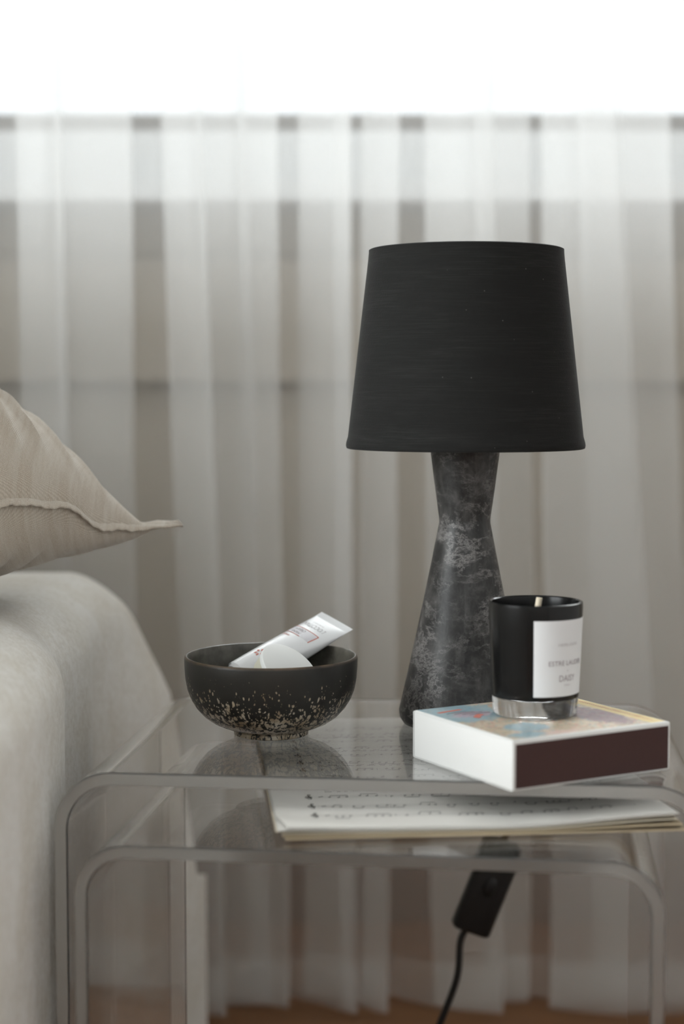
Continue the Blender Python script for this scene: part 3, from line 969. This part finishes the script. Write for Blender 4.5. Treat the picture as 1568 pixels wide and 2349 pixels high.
def lerp_pts(s0, q0, s1, q1, n=10, bow=0.0): return [(s0 + (s1 - s0) * k / n + bow * math.sin(math.pi * k / n), q0 + (q1 - q0) * k / n) for k in range(n + 1)]
tube_strip('silver_band', lerp_pts(0.0385, -0.021, 0.0385, 0.0165, 16), 0.0120, M['ink_band'], 0.00015)
tube_strip('red_frame_line', lerp_pts(0.0322, -0.021, 0.0322, 0.0165, 16), 0.0008, M['ink_red'])
tube_strip('red_frame_line', lerp_pts(0.0447, -0.021, 0.0447, 0.004, 16), 0.0008, M['ink_red'])
tube_strip('red_frame_line', lerp_pts(0.0322, 0.0165, 0.0447, 0.0165, 6), 0.0009, M['ink_red'])
tube_text('brand_print', 'CREAM', 0.0052, 0.0360, -0.006, M['ink_grey'], 0.85)
tube_text('brand_print', 'MAINS', 0.0052, 0.0412, -0.006, M['ink_grey'], 0.85)
tube_text('red_print', 'HAND', 0.0040, 0.0500, -0.010, M['ink_red'])
# red blossom near the cap
fl_v, fl_f = [], []
for k in range(6):
    a = k * 1.05 + 0.3
    c0 = (0.086 + 0.0016 * math.cos(a), 0.001 + 0.0016 * math.sin(a))
    pet = [c0, (0.086 + 0.004 * math.cos(a - 0.35), 0.001 + 0.004 * math.sin(a - 0.35)), (0.086 + 0.0058 * math.cos(a), 0.001 + 0.0058 * math.sin(a)), (0.086 + 0.004 * math.cos(a + 0.35), 0.001 + 0.004 * math.sin(a + 0.35))]
    b = len(fl_v)
    fl_v += [tube_surf(s, q, 0.0003) for s, q in pet]; fl_f.append((b, b + 1, b + 2, b + 3))
mesh_obj('blossom_print', fl_v, fl_f, M['ink_red'], tubeE)

# ------------------------------------------------------------------ round cream jar in the bowl
jn = Vector((0.52, -0.42, 0.74)).normalized()
JC = Vector((-0.0445, 1.464, CAM_Z - 0.2385))
jar = empty('cream_jar', JC)
tag(jar, 'small round white lidded jar lying tilted in the bowl', 'jar')
q_ = Vector((0, 0, 1)).rotation_difference(jn)
def jar_part(name, prof, mat):
    o = lathe(name, prof, mat, jar, 64)
    for v in o.data.vertices: v.co = q_ @ v.co
    return o
jar_part('lid', [(0, 0), (0.0268, 0), (0.0280, -0.0005), (0.0285, -0.0016), (0.0285, -0.0045), (0.0, -0.0045)], M['lid_white'])
jar_part('jar_body', [(0, -0.0045), (0.0275, -0.0045), (0.0270, -0.0180), (0.0240, -0.0200), (0.0, -0.0200)], M['lid_cream'])

# ------------------------------------------------------------------ match box
MA = Vector((0.1300, 1.2770, TOP)); MYAW = math.radians(29.5)
BXL, BYL, BH = 0.1535, 0.1435, 0.0395
mb = empty('match_box', MA, MYAW)
tag(mb, 'large white match box with colourful printed top and maroon striker side', 'box')
t_ = 0.0009
bm = bmesh.new()
def addbox(bm, lo, hi):
    r = bmesh.ops.create_cube(bm, size=1)
    for v in r['verts']: v.co = Vector([(lo[i] + hi[i]) / 2 + v.co[i] * (hi[i] - lo[i]) for i in range(3)])
# sleeve: a rounded tube, open at the two white ends
r_ = 0.0016
sec_o, sec_i = [], []
def rrect(y0, y1, z0, z1, r, n=5):
    P = []
    for (cy, cz, a0) in ((y1 - r, z1 - r, 0), (y0 + r, z1 - r, 90), (y0 + r, z0 + r, 180), (y1 - r, z0 + r, 270)):
        for k in range(n + 1):
            a = math.radians(a0 + 90 * k / n)
            P.append((cy + r * math.cos(a), cz + r * math.sin(a)))
    return P
sec_o = rrect(0, BYL, 0.0003, BH, r_); sec_i = rrect(t_, BYL - t_, t_, BH - t_, r_ * 0.6)
bm.free()
# sleeve runs along local x, its open ends are the faces x = 0 and x = BXL
sv_, sf_ = [], []
for (sec, x) in ((sec_o, 0.0), (sec_o, BXL), (sec_i, BXL), (sec_i, 0.0)):
    sv_ += [(x, y, z) for y, z in sec]
ns = len(sec_o)
for li in range(4):
    lj = (li + 1) % 4
    for k in range(ns):
        k2 = (k + 1) % ns
        sf_.append((li * ns + k, li * ns + k2, lj * ns + k2, lj * ns + k))
sl = mesh_obj('sleeve', sv_, sf_, M['card_white'], mb); sharp_by_angle(sl, 50)
box('tray', (0.0004, t_ + 0.0003, t_ + 0.0003), (BXL - 0.0004, BYL - t_ - 0.0003, BH - t_ - 0.0003), M['card_white'], mb, 0.0004, 1)
box('striker_strip', (0.0025, -0.0004, 0.0022), (BXL - 0.0018, 0.0004, BH - 0.0030), M['striker'], mb)
box('printed_top', (0.0012, 0.0012, BH - 0.0002), (BXL - 0.0012, BYL - 0.0012, BH + 0.00025), M['cover_print'], mb)
# red script strokes on the blue corner and small red marks along the yellow band
def flat_stroke(name, pts, wid, mat, z):
    V, F = [], []
    for i, (x, y) in enumerate(pts):
        a = Vector(pts[max(i - 1, 0)]); b = Vector(pts[min(i + 1, len(pts) - 1)])
        d = (b - a).normalized(); nn = Vector((-d.y, d.x)) * wid / 2
        V += [(x + nn.x, y + nn.y, z), (x - nn.x, y - nn.y, z)]
    for i in range(len(pts) - 1): F.append((2 * i, 2 * i + 1, 2 * i + 3, 2 * i + 2))
    return mesh_obj(name, V, F, mat, mb)
zt = BH + 0.0004
flat_stroke('red_lettering', [(0.0105, 0.1215), (0.020, 0.1235), (0.0300, 0.1250), (0.036, 0.1265)], 0.0042, M['ink_red'], zt)
flat_stroke('red_lettering', [(0.0300, 0.0935), (0.0335, 0.0970), (0.0390, 0.1010)], 0.0058, M['ink_red'], zt)
flat_stroke('red_lettering', [(0.0265, 0.0900), (0.0310, 0.0920)], 0.0060, M['ink_red'], zt)
for k in range(4):
    flat_stroke('violet_lettering', [(0.014 + 0.005 * k, 0.1140 - 0.004 * k), (0.026 + 0.005 * k, 0.1170 - 0.004 * k), (0.036 + 0.005 * k, 0.1175 - 0.004 * k)], 0.0009, M['striker'], zt)
rr = random.Random(4)
mv, mf = [], []
for k in range(46):
    y = 0.012 + k * 0.0028
    hgt = rr.uniform(0.0012, 0.0030)
    b = len(mv)
    x = 0.1455
    mv += [(x - hgt / 2, y, zt), (x + hgt / 2, y + 0.0003, zt), (x + hgt / 2, y + 0.0014, zt), (x - hgt / 2, y + 0.0011, zt)]
    mf.append((b, b + 1, b + 2, b + 3))
mesh_obj('red_caption', mv, mf, M['ink_red'], mb)

# ------------------------------------------------------------------ candle
CB = Vector((0.1590, 1.388, TOP + BH + 0.0003))
can = empty('glass_candle', CB)
tag(can, 'black candle in thick-bottomed glass with white label, on the match box', 'candle')
CH, r0, r1 = 0.0930, 0.0347, 0.0386
def rout(z): return r0 + (r1 - r0) * z / CH
go = [(0, 0.0014), (0.026, 0.0010), (0.0315, 0.0), (0.0335, 0.0008), (r0 + 0.0001, 0.0030)]
go += [(rout(z), z) for z in (0.010, 0.030, 0.060, 0.085)] + [(rout(CH) - 0.0004, CH - 0.0006), (rout(CH) - 0.0012, CH), (rout(CH) - 0.0024, CH - 0.0006)]
go += [(rout(z) - 0.0028, z) for z in (0.085, 0.060, 0.030, 0.0185)] + [(0.029, 0.0152), (0.024, 0.0140), (0.0, 0.0138)]
lathe('glass_tumbler', go, M['glass'], can, 128)
# black lacquer coat on the outside of the tumbler above the clear foot
zb = 0.0155
bl_ = [(rout(zb) + 0.00004, zb)] + [(rout(z) + 0.0002, z) for z in (0.0165, 0.03, 0.05, 0.07, 0.09)] + [(rout(CH) - 0.0002, CH + 0.0002), (rout(CH) - 0.0012, CH + 0.0006), (rout(CH) - 0.0026, CH - 0.0002)]
bl_ += [(rout(z) - 0.0031, z) for z in (0.085, 0.078, 0.05, 0.0188)] + [(0.0285, 0.0156), (0.0, 0.0143)]
lathe('lacquer', bl_, M['black_glass'], can, 128)
lathe('wax', [(0, 0.0735), (0.008, 0.0732), (0.0335, 0.0738), (rout(0.074) - 0.0033, 0.0748), (rout(0.07) - 0.0035, 0.070), (0.0, 0.068)], M['wax'], can, 96)
tube('wick', [(0.0010, 0.004, 0.072), (0.0014, 0.0038, 0.082), (0.0034, 0.0032, 0.0955)], 0.0026, M['wick'], can, 8)
va = math.atan2(-CB.y, -CB.x)                           # direction from the candle to the room's middle
LA0, LA1 = va - math.radians(2), va + math.radians(92)
lv, lf = [], []
NLa = 40
for j, z in enumerate([0.0195 + (0.0815 - 0.0195) * k / 10 for k in range(11)]):
    for i in range(NLa + 1):
        a = LA0 + (LA1 - LA0) * i / NLa
        rr_ = rout(z) + 0.00045
        lv.append((rr_ * math.cos(a), rr_ * math.sin(a), z))
for j in range(10):
    for i in range(NLa):
        b = j * (NLa + 1) + i
        lf.append((b, b + 1, b + NLa + 2, b + NLa + 1))
lab = mesh_obj('paper_label', lv, lf, M['label_paper'], can, smooth=True)
LAC = (LA0 + LA1) / 2
def label_text(body, size, z, mat, squeeze=1.0):
    V, F = text_mesh(body, size, squeeze=squeeze)
    P = []
    for x, y in V:
        zz = z + y
        rr_ = rout(zz) + 0.00062
        a = LAC + x / rr_
        P.append((rr_ * math.cos(a), rr_ * math.sin(a), zz))
    mesh_obj('label_print', P, F, mat, lab)
label_text('HEIRLOOM', 0.0034, 0.0615, M['ink_pale'], 1.25)
label_text('ESTRE LAUDER', 0.0056, 0.0465, M['ink_grey'], 1.0)
label_text('in', 0.0028, 0.0405, M['ink_pale'])
label_text('DAISY', 0.0072, 0.0340, M['ink_grey'], 0.9)
label_text('PARIS', 0.0020, 0.0285, M['ink_pale'], 1.3)

# ------------------------------------------------------------------ music book on the lower table
SH = empty('music_book', (-0.0475, 1.272, TOP2), math.radians(5.5))
tag(SH, 'open stack of printed music sheets on the smaller acrylic table', 'sheet music')
PW, PH = 0.308, 0.395
mn = vnoise(21)
def page_z(x, y, lvl):
    u, v = x / PW, y / PH
    z = 0.0012 + lvl * 0.0006
    z += 0.0012 * (0.5 + 0.5 * math.sin(u * 5.0 + 1.0)) * (1 - v) * (0.4 + lvl * 0.08)
    z += 0.0080 * sstep(0.55, 1.05, u) * sstep(0.35, -0.05, v) * min(1.0, lvl / 5.0)        # lifted front corner
    z += 0.0016 * sstep(0.25, 0.0, u) * sstep(0.2, 0, v) * min(1.0, lvl / 6.0)
    return z
def sheet(name, lvl, mat, dx=0.0, dy=0.0, w=PW, h=PH, th=0.00035, nx=36, ny=30, notch=0.0):
    V, F = [], []
    for side in (0, 1):
        for j in range(ny + 1):
            for i in range(nx + 1):
                x = dx + w * i / nx; y = dy + h * j / ny
                if notch and j < 3: x = x + notch * sstep(0.1, 0.0, i / nx) * (1 - j / 3)
                yy = y + 0.0018 * mn(x * 6, lvl * 0.3) * (1 - j / ny)
                V.append((x, yy, page_z(x, y, lvl) + (th if side else 0)))
    N = (nx + 1) * (ny + 1)
    for j in range(ny):
        for i in range(nx):
            a = j * (nx + 1) + i
            F.append((a, a + 1, a + nx + 2, a + nx + 1)); F.append((N + a, N + a + 1, N + a + nx + 2, N + a + nx + 1))
    rim = [i for i in range(nx + 1)] + [j * (nx + 1) + nx for j in range(1, ny + 1)] + [ny * (nx + 1) + i for i in range(nx - 1, -1, -1)] + [j * (nx + 1) for j in range(ny - 1, 0, -1)]
    for k in range(len(rim)):
        a, b = rim[k], rim[(k + 1) % len(rim)]
        F.append((a, b, N + b, N + a))
    o = mesh_obj(name, V, F, mat, SH); sharp_by_angle(o, 40)
    return o
sheet('cover', 0, M['cover'], 0.004, -0.006, PW + 0.004, PH + 0.006, 0.0009)
sheet('cover', 1.8, M['cover'], 0.002, -0.003, PW + 0.003, PH, 0.0009)
for k in range(6):
    sheet('page', 3.6 + k * 0.85, M['paper_old'] if k < 2 else M['paper'], 0.003 * rr.uniform(-1, 1), 0.0025 * rr.uniform(-1, 1) + 0.001, notch=0.006 if k > 3 else 0.0)
TOPL = 9.0
sheet('page', TOPL, M['paper'], 0, 0.0005, notch=0.006)
# printed staves, notes and words on the top page
nv_, nf_, lv_, lf_ = [], [], [], []
def quad(V, F, x0, y0, x1, y1, split=1):
    for s in range(split):
        a = x0 + (x1 - x0) * s / split; b = x0 + (x1 - x0) * (s + 1) / split
        k = len(V)
        for (x, y) in ((a, y0), (b, y0), (b, y1), (a, y1)): V.append((x, y, page_z(x, y, TOPL) + 0.00052))
        F.append((k, k + 1, k + 2, k + 3))
def dot(x, y, rx, ry):
    k = len(nv_)
    for i in range(8):
        a = i * math.pi / 4
        px_, py_ = x + rx * math.cos(a), y + ry * math.sin(a)
        nv_.append((px_, py_, page_z(px_, py_, TOPL) + 0.00056))
    nf_.append(tuple(range(k, k + 8)))
rn = random.Random(12)
rows = [0.035, 0.067, 0.099, 0.131, 0.161, 0.191, 0.221, 0.251, 0.281, 0.311, 0.341]
for ri, y0 in enumerate(rows):
    for l in range(5): quad(lv_, lf_, 0.030, y0 + l * 0.0016, PW - 0.022, y0 + l * 0.0016 + 0.00018, 24)
    # clef
    cl = catmull([(0.0306 + a * 0.0042, y0 + 0.0012 + b * 0.0052, 0) for a, b in ((0.1, 0.15), (-0.35, 0.3), (-0.1, 0.7), (0.45, 0.45), (0.2, -0.1), (-0.5, -0.05), (-0.75, 0.6), (-0.1, 1.3), (0.3, 1.9), (0.05, 2.25), (-0.2, 1.8), (0.15, 0.3), (0.3, -0.7), (-0.1, -1.0), (-0.35, -0.7))], 4)
    for i in range(len(cl) - 1):
        A, B = cl[i], cl[i + 1]
        dd = (B - A).normalized(); nn_ = Vector((-dd.y, dd.x, 0)) * 0.00042
        kk = len(nv_)
        for P_ in (A + nn_, B + nn_, B - nn_, A - nn_): nv_.append((P_.x, P_.y, page_z(P_.x, P_.y, TOPL) + 0.00056))
        nf_.append((kk, kk + 1, kk + 2, kk + 3))
    for k in range(2): dot(0.039 + k * 0.002, y0 + 0.003 + k * 0.0016, 0.0009, 0.0011)
    x = 0.047
    while x < PW - 0.030:
        grp = rn.choice((1, 2, 2, 3, 4)); gy = y0 + rn.uniform(0.0, 0.006); st = rn.choice((1, -1))
        xs = []
        for g in range(grp):
            if x > PW - 0.030: break
            yy = gy + rn.uniform(-0.0016, 0.0016)
            dot(x, yy, 0.00125, 0.0010)
            sx = x + 0.0011 * st
            quad(nv_, nf_, sx - 0.00014, min(yy, yy + st * 0.006), sx + 0.00014, max(yy, yy + st * 0.006))
            xs.append((sx, yy + st * 0.006)); x += rn.uniform(0.0052, 0.0085)
        if len(xs) > 1: quad(nv_, nf_, xs[0][0], xs[0][1] - 0.0005, xs[-1][0], xs[0][1] + 0.0005, 4)
        x += rn.uniform(0.002, 0.007)
    for b in range(5):
        bx = 0.03 + (PW - 0.052) * b / 4
        quad(nv_, nf_, bx - 0.00014, y0, bx + 0.00014, y0 + 0.0066)
    if ri >= 3 and ri % 2 == 1:                         # rows of words under the voice line
        for wr in range(2):
            x = 0.045; yy = y0 - 0.0085 - wr * 0.0035
            while x < PW - 0.035:
                wl = rn.randint(2, 5)
                for c in range(wl):
                    quad(nv_, nf_, x, yy, x + 0.0010, yy + rn.uniform(0.0012, 0.0020)); x += 0.0015
                x += rn.uniform(0.002, 0.006)
mesh_obj('printed_notes', nv_, nf_, M['ink_black'], SH)
mesh_obj('printed_staves', lv_, lf_, M['ink_staff'], SH)
